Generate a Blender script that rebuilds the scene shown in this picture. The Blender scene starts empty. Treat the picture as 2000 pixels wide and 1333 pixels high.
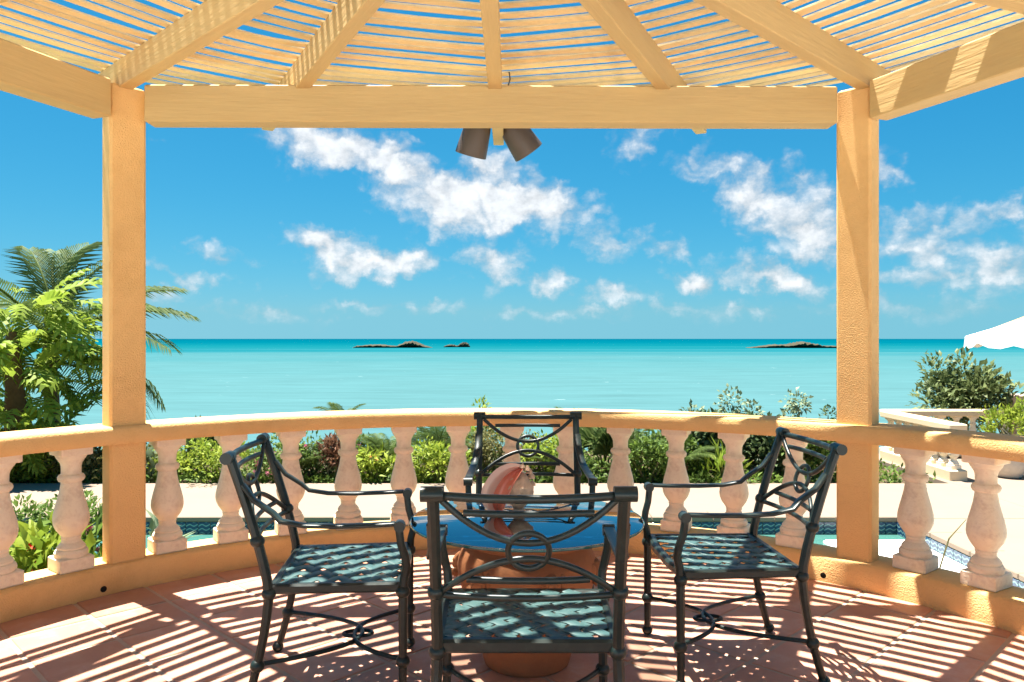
import bpy, math, random
import numpy as np
from mathutils import Vector, Matrix
R = math.radians
random.seed(7); rng = np.random.default_rng(7)
sc = bpy.context.scene
col = sc.collection
F = 1500.0                     # focal length in photo pixels (photo 2000 wide)
CX, H = 0.09, 1.31             # camera x, eye height

# ------------------------------------------------------------------ camera
cam = bpy.data.cameras.new('camera'); cam.sensor_width = 36; cam.lens = F/2000*36
cam.shift_y = -4.5/2000; cam.clip_start = .05; cam.clip_end = 300000
co = bpy.data.objects.new('camera', cam); col.objects.link(co)
co.location = (CX, 0, H); co.rotation_euler = (R(90), 0, 0); sc.camera = co

# ------------------------------------------------------------------ sun, view
LD = Vector((.20, -.157, -1)).normalized()          # travel direction of sunlight
sl = bpy.data.lights.new('sun', 'SUN'); sl.energy = 5.0; sl.angle = R(.42); sl.color = (1, .95, .87)
so = bpy.data.objects.new('sun', sl); col.objects.link(so)
so.rotation_euler = LD.to_track_quat('-Z', 'Y').to_euler(); so.location = (-3, 3, 12)
sc.view_settings.view_transform = 'Standard'; sc.view_settings.look = 'None'
sc.view_settings.exposure = 2.05; sc.view_settings.gamma = 1
sc.render.engine = 'CYCLES'
sc.cycles.max_bounces = 10; sc.cycles.diffuse_bounces = 5; sc.cycles.transparent_max_bounces = 24
sc.cycles.use_denoising = True
sc.cycles.caustics_reflective = False; sc.cycles.caustics_refractive = False

# ------------------------------------------------------------------ world: Nishita sky + cumulus
def build_world():
    w = bpy.data.worlds.new('World'); sc.world = w; w.use_nodes = True
    nt = w.node_tree; nt.nodes.clear(); N = nt.nodes.new; L = nt.links.new
    out = N('ShaderNodeOutputWorld'); bg = N('ShaderNodeBackground'); L(bg.outputs[0], out.inputs[0])
    bg.inputs[1].default_value = 0.05
    sky = N('ShaderNodeTexSky'); sky.sky_type = 'NISHITA'; sky.sun_disc = False
    sky.sun_elevation = math.asin(-LD.z); sky.sun_rotation = math.atan2(-LD.x, -LD.y)
    sky.altitude = 0; sky.air_density = 1.0; sky.dust_density = .25; sky.ozone_density = 2.0
    def math_(op, a, b=None, clamp=False):
        n = N('ShaderNodeMath'); n.operation = op; n.use_clamp = clamp
        for i, v in enumerate((a, b)):
            if v is None: continue
            if isinstance(v, (int, float)): n.inputs[i].default_value = v
            else: L(v, n.inputs[i])
        return n.outputs[0]
    tcs = N('ShaderNodeTexCoord'); mxv = N('ShaderNodeVectorMath'); mxv.operation = 'MAXIMUM'; L(tcs.outputs['Generated'], mxv.inputs[0]); mxv.inputs[1].default_value = (-2, -2, .035); L(mxv.outputs[0], sky.inputs[0])
    sp = N('ShaderNodeSeparateColor'); L(sky.outputs[0], sp.inputs[0]); tint = N('ShaderNodeCombineColor')     # colour grade, per channel k*v^p
    for i, (k, p) in enumerate(SKY_GRADE): L(math_('MULTIPLY', math_('POWER', sp.outputs[i], p), k), tint.inputs[i])
    tc = N('ShaderNodeTexCoord'); sep = N('ShaderNodeSeparateXYZ'); L(tc.outputs['Generated'], sep.inputs[0])
    az = math_('ARCTAN2', sep.outputs[0], sep.outputs[1]); el = math_('ARCSINE', sep.outputs[2])
    cmb = N('ShaderNodeCombineXYZ'); L(az, cmb.inputs[0]); L(el, cmb.inputs[1])
    # wispy displacement of the lookup
    def noise(scale, detail, rough, vec, sx=1, sy=1):
        mp = N('ShaderNodeMapping'); mp.inputs['Scale'].default_value = (sx, sy, 1); L(vec, mp.inputs[0])
        n = N('ShaderNodeTexNoise'); n.noise_dimensions = '2D'
        n.inputs['Scale'].default_value = scale; n.inputs['Detail'].default_value = detail
        n.inputs['Roughness'].default_value = rough; L(mp.outputs[0], n.inputs[0]); return n
    n1 = noise(16, 6, .6, cmb.outputs[0])
    sub = N('ShaderNodeVectorMath'); sub.operation = 'SUBTRACT'; L(n1.outputs['Color'], sub.inputs[0]); sub.inputs[1].default_value = (.5, .5, .5)
    scl = N('ShaderNodeVectorMath'); scl.operation = 'SCALE'; L(sub.outputs[0], scl.inputs[0]); scl.inputs['Scale'].default_value = .06
    addv = N('ShaderNodeVectorMath'); addv.operation = 'ADD'; L(cmb.outputs[0], addv.inputs[0]); L(scl.outputs[0], addv.inputs[1])
    P = addv.outputs[0]
    cur = None
    for (x, y, rx, ry, rot, wgt) in CLOUDS:
        u = x-1000; a = math.atan(u/F); e = math.atan((662-y)/math.hypot(F, u))
        mp = N('ShaderNodeMapping'); mp.vector_type = 'TEXTURE'; L(P, mp.inputs[0])
        mp.inputs['Location'].default_value = (a, e, 0); mp.inputs['Rotation'].default_value = (0, 0, R(-rot))
        mp.inputs['Scale'].default_value = (rx*1.2/F, ry*1.2/F, 1)
        ln = N('ShaderNodeVectorMath'); ln.operation = 'LENGTH'; L(mp.outputs[0], ln.inputs[0])
        d = math_('MULTIPLY', math_('SUBTRACT', 1.0, ln.outputs['Value']), wgt*1.15)
        cur = d if cur is None else math_('MAXIMUM', cur, d)
    # scattered fair-weather clouds everywhere else
    n2 = noise(5.5, 8, .62, cmb.outputs[0], 1, 2.6)
    far = math_('SUBTRACT', math_('MULTIPLY', n2.outputs[0], 2.4), 1.74)
    cur = math_('MAXIMUM', cur, far)
    n3 = noise(20, 10, .64, cmb.outputs[0], 1, 1.5)
    puff = None                                          # rounded cauliflower heads
    for sc_, am in ((26, .5), (58, .28)):
        vo = N('ShaderNodeTexVoronoi'); vo.voronoi_dimensions = '2D'; vo.feature = 'SMOOTH_F1'; vo.inputs['Scale'].default_value = sc_; vo.inputs['Smoothness'].default_value = .35
        mpv = N('ShaderNodeMapping'); mpv.inputs['Scale'].default_value = (1, 1.3, 1); L(P, mpv.inputs[0]); L(mpv.outputs[0], vo.inputs[0])
        t_ = math_('MULTIPLY', math_('SUBTRACT', .42, vo.outputs['Distance']), am); puff = t_ if puff is None else math_('ADD', puff, t_)
    val = math_('ADD', math_('ADD', cur, puff), math_('MULTIPLY', math_('SUBTRACT', n3.outputs[0], .5), .9))
    mr = N('ShaderNodeMapRange'); mr.interpolation_type = 'SMOOTHSTEP'; L(val, mr.inputs[0])
    mr.inputs[1].default_value = .0; mr.inputs[2].default_value = .9
    up = N('ShaderNodeMapRange'); L(el, up.inputs[0]); up.inputs[1].default_value = .0; up.inputs[2].default_value = .06
    alpha = math_('MULTIPLY', math_('MULTIPLY', mr.outputs[0], .93), up.outputs[0])
    body = N('ShaderNodeMapRange'); L(val, body.inputs[0]); body.inputs[1].default_value = .2; body.inputs[2].default_value = 1.1
    body.inputs[3].default_value = 3.3; body.inputs[4].default_value = 5.1
    n3b = noise(20, 10, .64, cmb.outputs[0], 1, 1.5); n3b.inputs[0].links[0].from_node.inputs['Location'].default_value = (-.006, .016, 0)
    lit = math_('ADD', math_('MULTIPLY', math_('SUBTRACT', n3.outputs[0], n3b.outputs[0]), 2.5), math_('MULTIPLY', puff, 1.6))        # sun from above: tops bright, bases grey
    bodyv = math_('MINIMUM', math_('MAXIMUM', math_('ADD', body.outputs[0], lit), 2.9), 5.6)
    cc = N('ShaderNodeCombineColor')
    L(math_('MULTIPLY', bodyv, .97), cc.inputs[0]); L(math_('MULTIPLY', bodyv, 1.0), cc.inputs[1]); L(math_('MULTIPLY', bodyv, 1.03), cc.inputs[2])
    mx = N('ShaderNodeMix'); mx.data_type = 'RGBA'; L(alpha, mx.inputs[0]); L(tint.outputs[0], mx.inputs[6]); L(cc.outputs[0], mx.inputs[7])
    L(mx.outputs[2], bg.inputs[0])
SKY_GRADE = ((.060, 1.6), (.757, .7), (1.50, .5))
CLOUDS = [(650, 285, 120, 52, 8, 1.0), (770, 325, 130, 55, 32, 1.0), (880, 395, 130, 66, 12, 1.1), (1010, 395, 150, 60, 8, 1.1),
          (960, 330, 60, 55, 60, .8), (640, 490, 85, 45, 15, .9), (740, 515, 130, 40, -4, .9), (610, 465, 40, 30, 0, .7),
          (1480, 385, 100, 60, 40, .75), (1560, 430, 130, 75, 35, .8), (1410, 330, 90, 40, 20, .5), (1600, 480, 90, 40, 0, .55),
          (1510, 545, 110, 34, 8, .85), (1355, 548, 55, 26, 0, .75), (1840, 470, 120, 60, 0, .65), (1960, 520, 120, 50, 0, .6),
          (960, 510, 70, 60, 45, .55), (1060, 550, 70, 30, 10, .6), (1290, 480, 90, 28, 10, .5), (1190, 580, 90, 24, 5, .5),
          (540, 612, 110, 18, 3, .45), (300, 575, 60, 20, 0, .4), (440, 510, 60, 30, 30, .4), (1740, 330, 50, 30, 0, .45), (1980, 420, 60, 40, 0, .5), (1850, 545, 150, 30, 5, .5), (760, 600, 160, 16, 2, .42), (1080, 612, 140, 14, 0, .42), (1420, 605, 170, 16, 0, .42), (1800, 600, 160, 18, 2, .45), (350, 540, 70, 16, 10, .4), (1250, 270, 40, 60, 60, .4), (1180, 470, 70, 30, 25, .45)]
build_world()

# ------------------------------------------------------------------ helpers
class MB:
    """collects shapes, builds ONE mesh object"""
    def __init__(s): s.v = []; s.f = []
    def add(s, vs, fs):
        o = len(s.v); s.v += [tuple(p) for p in vs]; s.f += [tuple(i+o for i in q) for q in fs]; return s
    def box(s, c, d, rz=0, M=None):
        x, y, z = d[0]/2, d[1]/2, d[2]/2
        vs = [Vector((a*x, b*y, e*z)) for e in (-1, 1) for a, b in ((-1, -1), (1, -1), (1, 1), (-1, 1))]
        m = Matrix.Translation(c) @ Matrix.Rotation(rz, 4, 'Z') if M is None else Matrix.Translation(c) @ M
        return s.add([m @ p for p in vs], [(3, 2, 1, 0), (4, 5, 6, 7), (0, 1, 5, 4), (1, 2, 6, 5), (2, 3, 7, 6), (3, 0, 4, 7)])
    def bevbox(s, c, d, b=.01, rz=0):
        """box with chamfered edges (top, bottom, vertical)"""
        X, Y, Z = d[0]/2, d[1]/2, d[2]/2
        def ring(x, y, z, q): return [(-x+q, -y, z), (x-q, -y, z), (x, -y+q, z), (x, y-q, z), (x-q, y, z), (-x+q, y, z), (-x, y-q, z), (-x, -y+q, z)]
        rs = [ring(X-b, Y-b, -Z, b), ring(X, Y, -Z+b, b), ring(X, Y, Z-b, b), ring(X-b, Y-b, Z, b)]
        m = Matrix.Translation(c) @ Matrix.Rotation(rz, 4, 'Z')
        vs = [m @ Vector(p) for r in rs for p in r]; fs = [tuple(range(7, -1, -1)), tuple(range(24, 32))]
        for k in range(3):
            for i in range(8): fs.append((k*8+i, k*8+(i+1) % 8, k*8+8+(i+1) % 8, k*8+8+i))
        return s.add(vs, fs)
    def lathe(s, prof, c=(0, 0, 0), n=24, cap=True):
        vs = []; fs = []
        for r, z in prof:
            for i in range(n):
                a = 2*math.pi*i/n; vs.append((c[0]+r*math.cos(a), c[1]+r*math.sin(a), c[2]+z))
        m = len(prof)
        for k in range(m-1):
            for i in range(n): fs.append((k*n+i, k*n+(i+1) % n, k*n+n+(i+1) % n, k*n+n+i))
        if cap: fs += [tuple(range(n-1, -1, -1)), tuple(range((m-1)*n, m*n))]
        return s.add(vs, fs)
    def tube(s, pts, rad, n=8, closed=False, flat=None, up=(0, 0, 1), rot=0):
        """sweep; rad number, list, or flat=(w,h) for a band"""
        P = [Vector(p) for p in pts]; m = len(P); vs = []; fs = []
        for k in range(m):
            if closed: t = P[(k+1) % m]-P[k-1]
            else: t = P[min(k+1, m-1)]-P[max(k-1, 0)]
            t.normalize(); u = Vector(up)
            if abs(t.dot(u)) > .95: u = Vector((0, 1, 0)) if abs(t.y) < .9 else Vector((1, 0, 0))
            a = t.cross(u).normalized(); b = a.cross(t).normalized()
            r = rad[k] if isinstance(rad, (list, tuple)) else rad
            if flat:
                w, h = flat[0]/2, flat[1]/2; q = min(w, h)*.5
                for x, y in ((-w+q, -h), (w-q, -h), (w, -h+q), (w, h-q), (w-q, h), (-w+q, h), (-w, h-q), (-w, -h+q)): vs.append(P[k]+a*x+b*y)
            else:
                for i in range(n):
                    g = 2*math.pi*i/n+rot; vs.append(P[k]+a*(r*math.cos(g))+b*(r*math.sin(g)))
        nn = 8 if flat else n
        for k in range(m if closed else m-1):
            k2 = (k+1) % m
            for i in range(nn): fs.append((k*nn+i, k*nn+(i+1) % nn, k2*nn+(i+1) % nn, k2*nn+i))
        if not closed: fs += [tuple(range(nn-1, -1, -1)), tuple(range((m-1)*nn, m*nn))]
        return s.add(vs, fs)
    def ball(s, c, r, n=12, m=7, sz=1):
        return s.lathe([(max(r*math.sin(math.pi*k/m), r*.02), -r*sz*math.cos(math.pi*k/m)) for k in range(m+1)], c, n)
    def arcsweep(s, prof, c, a0, a1, n):
        """profile (r,z) closed polygon swept about vertical axis at c, angles measured from +Y toward +X"""
        vs = []; fs = []; m = len(prof)
        for k in range(n+1):
            a = a0+(a1-a0)*k/n
            for r, z in prof: vs.append((c[0]+r*math.sin(a), c[1]+r*math.cos(a), z))
        for k in range(n):
            for i in range(m): fs.append((k*m+i, k*m+m+i, k*m+m+(i+1) % m, k*m+(i+1) % m))
        fs += [tuple(range(m)), tuple(range(n*m+m-1, n*m-1, -1))]
        return s.add(vs, fs)
    def mesh(s, name, sharp=32, smooth=True):
        me = bpy.data.meshes.new(name); me.from_pydata(s.v, [], s.f); me.update()
        if smooth:
            me.polygons.foreach_set('use_smooth', [True]*len(me.polygons)); me.set_sharp_from_angle(angle=R(sharp))
        return me
    def build(s, name, mat, parent=None, loc=None, sharp=32, smooth=True, fix=False):
        me = s.mesh(name, sharp, smooth)
        if fix:
            import bmesh
            bm = bmesh.new(); bm.from_mesh(me); bmesh.ops.recalc_face_normals(bm, faces=bm.faces); bm.to_mesh(me); bm.free()
        return link(name, me, mat, parent, loc)
def link(name, me, mat, parent=None, loc=None):
    if mat and not me.materials: me.materials.append(mat)
    o = bpy.data.objects.new(name, me); col.objects.link(o)
    if parent: o.parent = parent
    if loc is not None: o.location = loc
    return o
def tag(o, label=None, cat=None, group=None, kind=None):
    for k, v in (('label', label), ('category', cat), ('group', group), ('kind', kind)):
        if v: o[k] = v
    return o
def empty(name, loc, rz=0, **kw):
    o = bpy.data.objects.new(name, None); col.objects.link(o); o.location = loc; o.rotation_euler = (0, 0, rz)
    o.empty_display_size = .1
    return tag(o, **kw)
def copy_tree(o, parent=None):
    c = o.copy(); col.objects.link(c); c.parent = parent
    for ch in o.children: copy_tree(ch, c)
    return c
def at(x, y, Y):
    """photo pixel + depth -> world point"""
    return Vector((CX+(x-1000)/F*Y, Y, H-(y-662)/F*Y))

# ------------------------------------------------------------------ materials
def mat(name, base, rough=.7, var=.12, scale=6, bump=.0, bscale=80, spec=.3, metal=0, dark=None, dscale=3, damt=.35, rand=0, stretch=None, coat=0):
    m = bpy.data.materials.new(name); m.use_nodes = True; nt = m.node_tree; N = nt.nodes.new; L = nt.links.new
    b = nt.nodes['Principled BSDF']; b.inputs['Roughness'].default_value = rough
    b.inputs['Specular IOR Level'].default_value = spec; b.inputs['Metallic'].default_value = metal; b.inputs['Coat Weight'].default_value = coat
    tc = N('ShaderNodeTexCoord'); vec = tc.outputs['Object']
    if stretch:
        mp = N('ShaderNodeMapping'); mp.inputs['Scale'].default_value = stretch; L(vec, mp.inputs[0]); vec = mp.outputs[0]
    n = N('ShaderNodeTexNoise'); n.inputs['Scale'].default_value = scale; n.inputs['Detail'].default_value = 6; n.inputs['Roughness'].default_value = .65; L(vec, n.inputs[0])
    cr = N('ShaderNodeMix'); cr.data_type = 'RGBA'; L(n.outputs[0], cr.inputs[0])
    c = np.array(base)
    cr.inputs[6].default_value = (*np.clip(c*(1-var*1.6), 0, 1), 1); cr.inputs[7].default_value = (*np.clip(c*(1+var*1.6), 0, 1), 1)
    outc = cr.outputs[2]
    if dark is not None:
        n2 = N('ShaderNodeTexNoise'); n2.inputs['Scale'].default_value = dscale; n2.inputs['Detail'].default_value = 8; n2.inputs['Roughness'].default_value = .7; L(vec, n2.inputs[0])
        mr = N('ShaderNodeMapRange'); mr.inputs[1].default_value = .5; mr.inputs[2].default_value = .72; mr.inputs[4].default_value = damt; L(n2.outputs[0], mr.inputs[0])
        mx = N('ShaderNodeMix'); mx.data_type = 'RGBA'; L(mr.outputs[0], mx.inputs[0]); L(outc, mx.inputs[6]); mx.inputs[7].default_value = (*dark, 1); outc = mx.outputs[2]
    if rand:
        oi = N('ShaderNodeObjectInfo'); mr = N('ShaderNodeMapRange'); L(oi.outputs['Random'], mr.inputs[0]); mr.inputs[3].default_value = 1-rand; mr.inputs[4].default_value = 1+rand
        hs = N('ShaderNodeHueSaturation'); L(mr.outputs[0], hs.inputs['Value']); L(outc, hs.inputs['Color']); outc = hs.outputs[0]
    L(outc, b.inputs['Base Color'])
    if bump:
        nb = N('ShaderNodeTexNoise'); nb.inputs['Scale'].default_value = bscale; nb.inputs['Detail'].default_value = 4; L(vec, nb.inputs[0])
        bp = N('ShaderNodeBump'); bp.inputs['Strength'].default_value = bump; bp.inputs['Distance'].default_value = .01; L(nb.outputs[0], bp.inputs['Height']); L(bp.outputs[0], b.inputs['Normal'])
    return m
def leafmat(name, c0, c1, rough=.55, trans=.35, spec=.18):
    """leaf colour runs from c0 to c1 with the per-leaf 'tint' attribute"""
    m = bpy.data.materials.new(name); m.use_nodes = True; nt = m.node_tree; N = nt.nodes.new; L = nt.links.new
    b = nt.nodes['Principled BSDF']; out = nt.nodes['Material Output']
    b.inputs['Roughness'].default_value = rough; b.inputs['Specular IOR Level'].default_value = spec
    at_ = N('ShaderNodeAttribute'); at_.attribute_name = 'tint'
    mx = N('ShaderNodeMix'); mx.data_type = 'RGBA'; L(at_.outputs['Fac'], mx.inputs[0]); mx.inputs[6].default_value = (*c0, 1); mx.inputs[7].default_value = (*c1, 1)
    L(mx.outputs[2], b.inputs['Base Color'])
    tr = N('ShaderNodeBsdfTranslucent'); L(mx.outputs[2], tr.inputs[0])
    ms = N('ShaderNodeMixShader'); ms.inputs[0].default_value = trans; L(b.outputs[0], ms.inputs[1]); L(tr.outputs[0], ms.inputs[2]); L(ms.outputs[0], out.inputs[0])
    return m
M = {}
M['stucco'] = mat('stucco', (.75, .47, .195), .85, .09, 3.5, .55, 130, .2, dark=(.50, .27, .09), dscale=2.2, damt=.5)
M['wood'] = mat('painted_wood', (.54, .375, .165), .6, .07, 3, .25, 60, .25, dark=(.42, .3, .15), dscale=4, damt=.3, rand=.05, stretch=(1, 1, 5))
M['wood_x'] = mat('painted_beam', (.54, .38, .17), .6, .10, 9, .35, 40, .25, dark=(.36, .24, .11), dscale=5, damt=.4, rand=.04, stretch=(.14, 1.6, 1.6))
M['wood_y'] = mat('painted_rafter', (.58, .41, .185), .6, .10, 9, .35, 40, .25, dark=(.36, .24, .11), dscale=5, damt=.4, rand=.05, stretch=(1.6, .14, 1.6))
M['slat'] = mat('painted_slat', (.80, .61, .33), .65, .10, 5, .2, 60, .25, dark=(.36, .25, .13), dscale=7, damt=.35, rand=.10)
M['coral'] = mat('coral_stone', (.79, .69, .53), .85, .06, 9, .35, 60, .2, dark=(.42, .28, .2), dscale=13, damt=.5, rand=.07)
M['tile'] = mat('terracotta_tile', (.47, .228, .148), .5, .16, 5, .12, 40, .35, dark=(.52, .36, .28), dscale=6, damt=.6, rand=.16)
M['grout'] = mat('grout', (.44, .33, .25), .9, .1, 20)
M['metal'] = mat('green_metal', (.009, .018, .016), .36, .12, 14, .05, 60, .4, dark=(.030, .042, .036), dscale=16, damt=.6)
M['strap'] = mat('green_strap', (.038, .085, .083), .42, .10, 12, .05, 60, .5)
M['urn'] = mat('terracotta', (.36, .135, .055), .75, .13, 8, .25, 50, .25, dark=(.17, .06, .03), dscale=4, damt=.55)
M['deck'] = mat('pale_deck', (.235, .18, .135), .9, .05, 1.5, .1, 60, .2, dark=(.21, .15, .11), dscale=.9, damt=.35)
M['cream'] = mat('cream_stucco', (.72, .56, .36), .9, .05, 2, .3, 100, .2)
M['soil'] = mat('soil', (.10, .07, .045), .95, .3, 8, .5, 20, .1)
M['hill'] = mat('hillside', (.12, .12, .06), .95, .3, .3, 0, 10, .1, dark=(.3, .26, .18), dscale=.6)
M['bark'] = mat('bark', (.16, .10, .06), .9, .3, 12, .6, 30, .1)
M['stem'] = mat('stem', (.17, .15, .07), .8, .2, 12)
M['dryhusk'] = mat('husk', (.13, .075, .04), .95, .3, 20, .6, 40, .1)
M['rock'] = mat('islet_rock', (.06, .055, .035), .95, .35, .05, 0, 1, .1, dark=(.05, .04, .03), dscale=.12, damt=.8)
M['lamp'] = mat('lamp_housing', (.075, .058, .05), .5, .1, 10, 0, 10, .5)
M['edge'] = mat('glass_edge', (.02, .09, .085), .15, .1, 10, 0, 10, .6)
M['black'] = mat('dark_hole', (.01, .008, .006), .9)
M['white'] = mat('white_canvas', (.82, .81, .79), .8, .02, 3)
M['whiteshelf'] = mat('white_plaster', (.78, .78, .74), .8, .04, 2)
M['shell'] = mat('shell_outer', (.60, .40, .27), .7, .25, 22, .4, 60, .3, dark=(.22, .10, .05), dscale=14, damt=.6)
M['shell_lip'] = mat('shell_lip', (.76, .47, .37), .35, .12, 9, .1, 20, .5)
M['shell_pink'] = mat('shell_pink', (.80, .24, .15), .22, .2, 10, 0, 20, .5, dark=(.85, .42, .33), dscale=9, damt=.7)
M['pot'] = mat('cream_pot', (.62, .54, .44), .8, .1, 6, .1, 40, .2, dark=(.3, .25, .2), dscale=8, damt=.4)
M['basin'] = mat('pool_basin', (.45, .72, .66), .8, .05, 2)
M['path'] = mat('pink_paving', (.55, .40, .32), .9, .1, 2)
M['g_mid'] = leafmat('leaf_mid', (.045, .09, .018), (.16, .24, .04))
M['g_lime'] = leafmat('leaf_lime', (.12, .20, .02), (.34, .40, .05))
M['g_dark'] = leafmat('leaf_dark', (.035, .065, .025), (.13, .18, .07), .5, .25, .25)
M['g_grape'] = leafmat('leaf_grape', (.06, .095, .035), (.19, .23, .09), .5, .3, .2)
M['g_olive'] = leafmat('leaf_olive', (.07, .08, .025), (.22, .20, .07))
M['g_red'] = leafmat('leaf_bronze', (.09, .045, .025), (.24, .12, .07))
M['g_palm'] = leafmat('leaf_palm', (.045, .085, .02), (.15, .20, .06), .55, .3, .12)
M['g_phil'] = leafmat('leaf_split', (.10, .18, .02), (.31, .39, .05), .55, .4, .15)
M['g_pale'] = leafmat('leaf_pale', (.09, .15, .08), (.28, .33, .2), .5, .2)
M['f_pink'] = leafmat('petal_pink', (.55, .12, .22), (.75, .35, .42), .6, .3, .2)
M['f_red'] = leafmat('petal_red', (.65, .02, .02), (.8, .10, .05), .6, .3, .2)
M['f_orange'] = leafmat('petal_orange', (.6, .15, .04), (.8, .35, .1), .6, .3, .2)

def glassmat():
    m = bpy.data.materials.new('tinted_glass'); m.use_nodes = True; nt = m.node_tree; N = nt.nodes.new; L = nt.links.new
    nt.nodes.remove(nt.nodes['Principled BSDF']); out = nt.nodes['Material Output']
    fz = N('ShaderNodeFresnel'); fz.inputs[0].default_value = 1.6                        # reflective tinted glass
    fr = N('ShaderNodeMath'); fr.operation = 'ADD'; fr.use_clamp = True; L(fz.outputs[0], fr.inputs[0]); fr.inputs[1].default_value = .22
    t = N('ShaderNodeBsdfTransparent'); t.inputs[0].default_value = (.93, .97, .96, 1)
    g = N('ShaderNodeBsdfGlossy'); g.inputs['Roughness'].default_value = .01; g.inputs[0].default_value = (.95, .98, 1, 1)
    mx = N('ShaderNodeMixShader'); L(fr.outputs[0], mx.inputs[0]); L(t.outputs[0], mx.inputs[1]); L(g.outputs[0], mx.inputs[2]); L(mx.outputs[0], out.inputs[0])
    return m
M['glass'] = glassmat()
def watermat(name, sea):
    m = bpy.data.materials.new(name); m.use_nodes = True; nt = m.node_tree; N = nt.nodes.new; L = nt.links.new
    b = nt.nodes['Principled BSDF']; b.inputs['Roughness'].default_value = .35 if sea else .08; b.inputs['Specular IOR Level'].default_value = .0 if sea else .4
    tc = N('ShaderNodeTexCoord'); vec = tc.outputs['Object']
    if sea:      # depth of the water: sandbanks near, deep channel far, in long streaks
        sep = N('ShaderNodeSeparateXYZ'); L(vec, sep.inputs[0])
        mp = N('ShaderNodeMapping'); mp.inputs['Scale'].default_value = (.0009, .006, 1); L(vec, mp.inputs[0])
        n = N('ShaderNodeTexNoise'); n.inputs['Scale'].default_value = 1; n.inputs['Detail'].default_value = 5; L(mp.outputs[0], n.inputs[0])
        lg = N('ShaderNodeMath'); lg.operation = 'LOGARITHM'; L(sep.outputs[1], lg.inputs[0]); lg.inputs[1].default_value = 10
        ad = N('ShaderNodeMath'); ad.operation = 'MULTIPLY_ADD'; L(n.outputs[0], ad.inputs[0]); ad.inputs[1].default_value = .5; L(lg.outputs[0], ad.inputs[2])
        mr = N('ShaderNodeMapRange'); L(ad.outputs[0], mr.inputs[0]); mr.inputs[1].default_value = 2.2; mr.inputs[2].default_value = 4.4
        rp = N('ShaderNodeValToRGB'); L(mr.outputs[0], rp.inputs[0]); e = rp.color_ramp.elements
        e[0].position = 0; e[0].color = (.052, .121, .130, 1); e[1].position = 1; e[1].color = (.0, .052, .080, 1)
        for p, c in ((.30, (.047, .119, .129)), (.44, (.030, .107, .121)), (.50, (.010, .090, .110)), (.58, (.002, .078, .096)), (.72, (.0, .062, .088))):
            q = e.new(p); q.color = (*c, 1)
        # fine wavelet streaks and rare whitecaps
        m2 = N('ShaderNodeMapping'); m2.inputs['Scale'].default_value = (.02, .10, 1); L(vec, m2.inputs[0])
        n2 = N('ShaderNodeTexNoise'); n2.inputs['Scale'].default_value = 1; n2.inputs['Detail'].default_value = 8; n2.inputs['Roughness'].default_value = .75; L(m2.outputs[0], n2.inputs[0])
        ml = N('ShaderNodeMapRange'); L(n2.outputs[0], ml.inputs[0]); ml.inputs[1].default_value = .25; ml.inputs[2].default_value = .75; ml.inputs[3].default_value = .80; ml.inputs[4].default_value = 1.2
        hv = N('ShaderNodeHueSaturation'); L(rp.outputs[0], hv.inputs['Color']); L(ml.outputs[0], hv.inputs['Value'])
        m3 = N('ShaderNodeMapping'); m3.inputs['Scale'].default_value = (.12, .4, 1); L(vec, m3.inputs[0])
        n3 = N('ShaderNodeTexNoise'); n3.inputs['Scale'].default_value = 1; n3.inputs['Detail'].default_value = 6; L(m3.outputs[0], n3.inputs[0])
        wc = N('ShaderNodeMapRange'); L(n3.outputs[0], wc.inputs[0]); wc.inputs[1].default_value = .72; wc.inputs[2].default_value = .78; wc.inputs[4].default_value = .5
        mw = N('ShaderNodeMix'); mw.data_type = 'RGBA'; L(wc.outputs[0], mw.inputs[0]); L(hv.outputs[0], mw.inputs[6]); mw.inputs[7].default_value = (.7, .8, .8, 1)
        L(mw.outputs[2], b.inputs['Base Color'])
    else:
        b.inputs['Base Color'].default_value = (.05, .15, .125, 1)
        n = N('ShaderNodeTexNoise'); n.inputs['Scale'].default_value = 3; n.inputs['Detail'].default_value = 3; L(vec, n.inputs[0])
        bp = N('ShaderNodeBump'); bp.inputs['Strength'].default_value = .25; bp.inputs['Distance'].default_value = .05; L(n.outputs[0], bp.inputs['Height']); L(bp.outputs[0], b.inputs['Normal'])
    return m
M['sea'] = watermat('sea_water', True); M['pool'] = watermat('pool_water', False)
def wavetile():
    """glazed tile printed with wave bands"""
    m = bpy.data.materials.new('wave_tile'); m.use_nodes = True; nt = m.node_tree; N = nt.nodes.new; L = nt.links.new
    b = nt.nodes['Principled BSDF']; b.inputs['Roughness'].default_value = .15
    tc = N('ShaderNodeTexCoord'); sep = N('ShaderNodeSeparateXYZ'); L(tc.outputs['Object'], sep.inputs[0])
    def mt(op, a, b2):
        n = N('ShaderNodeMath'); n.operation = op
        for i, v in enumerate((a, b2)):
            if isinstance(v, (int, float)): n.inputs[i].default_value = v
            elif v is not None: L(v, n.inputs[i])
        return n.outputs[0]
    sx = mt('SINE', mt('MULTIPLY', sep.outputs[0], 2*math.pi/.08), None)
    ph = mt('ADD', mt('MULTIPLY', sep.outputs[2], 1/.04), mt('MULTIPLY', sx, .2))
    fr = mt('FRACT', mt('ADD', ph, 10), None)
    r = N('ShaderNodeValToRGB'); L(fr, r.inputs[0]); r.color_ramp.interpolation = 'LINEAR'; e = r.color_ramp.elements
    e[0].position = .0; e[0].color = (.012, .045, .11, 1); e[1].position = 1; e[1].color = (.012, .045, .11, 1)
    for p, c in ((.5, (.012, .05, .10)), (.58, (.12, .26, .27)), (.78, (.20, .34, .34)), (.86, (.012, .045, .10))):
        q = e.new(p); q.color = (*c, 1)
    L(r.outputs[0], b.inputs['Base Color']); return m
M['wave'] = wavetile()

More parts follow.
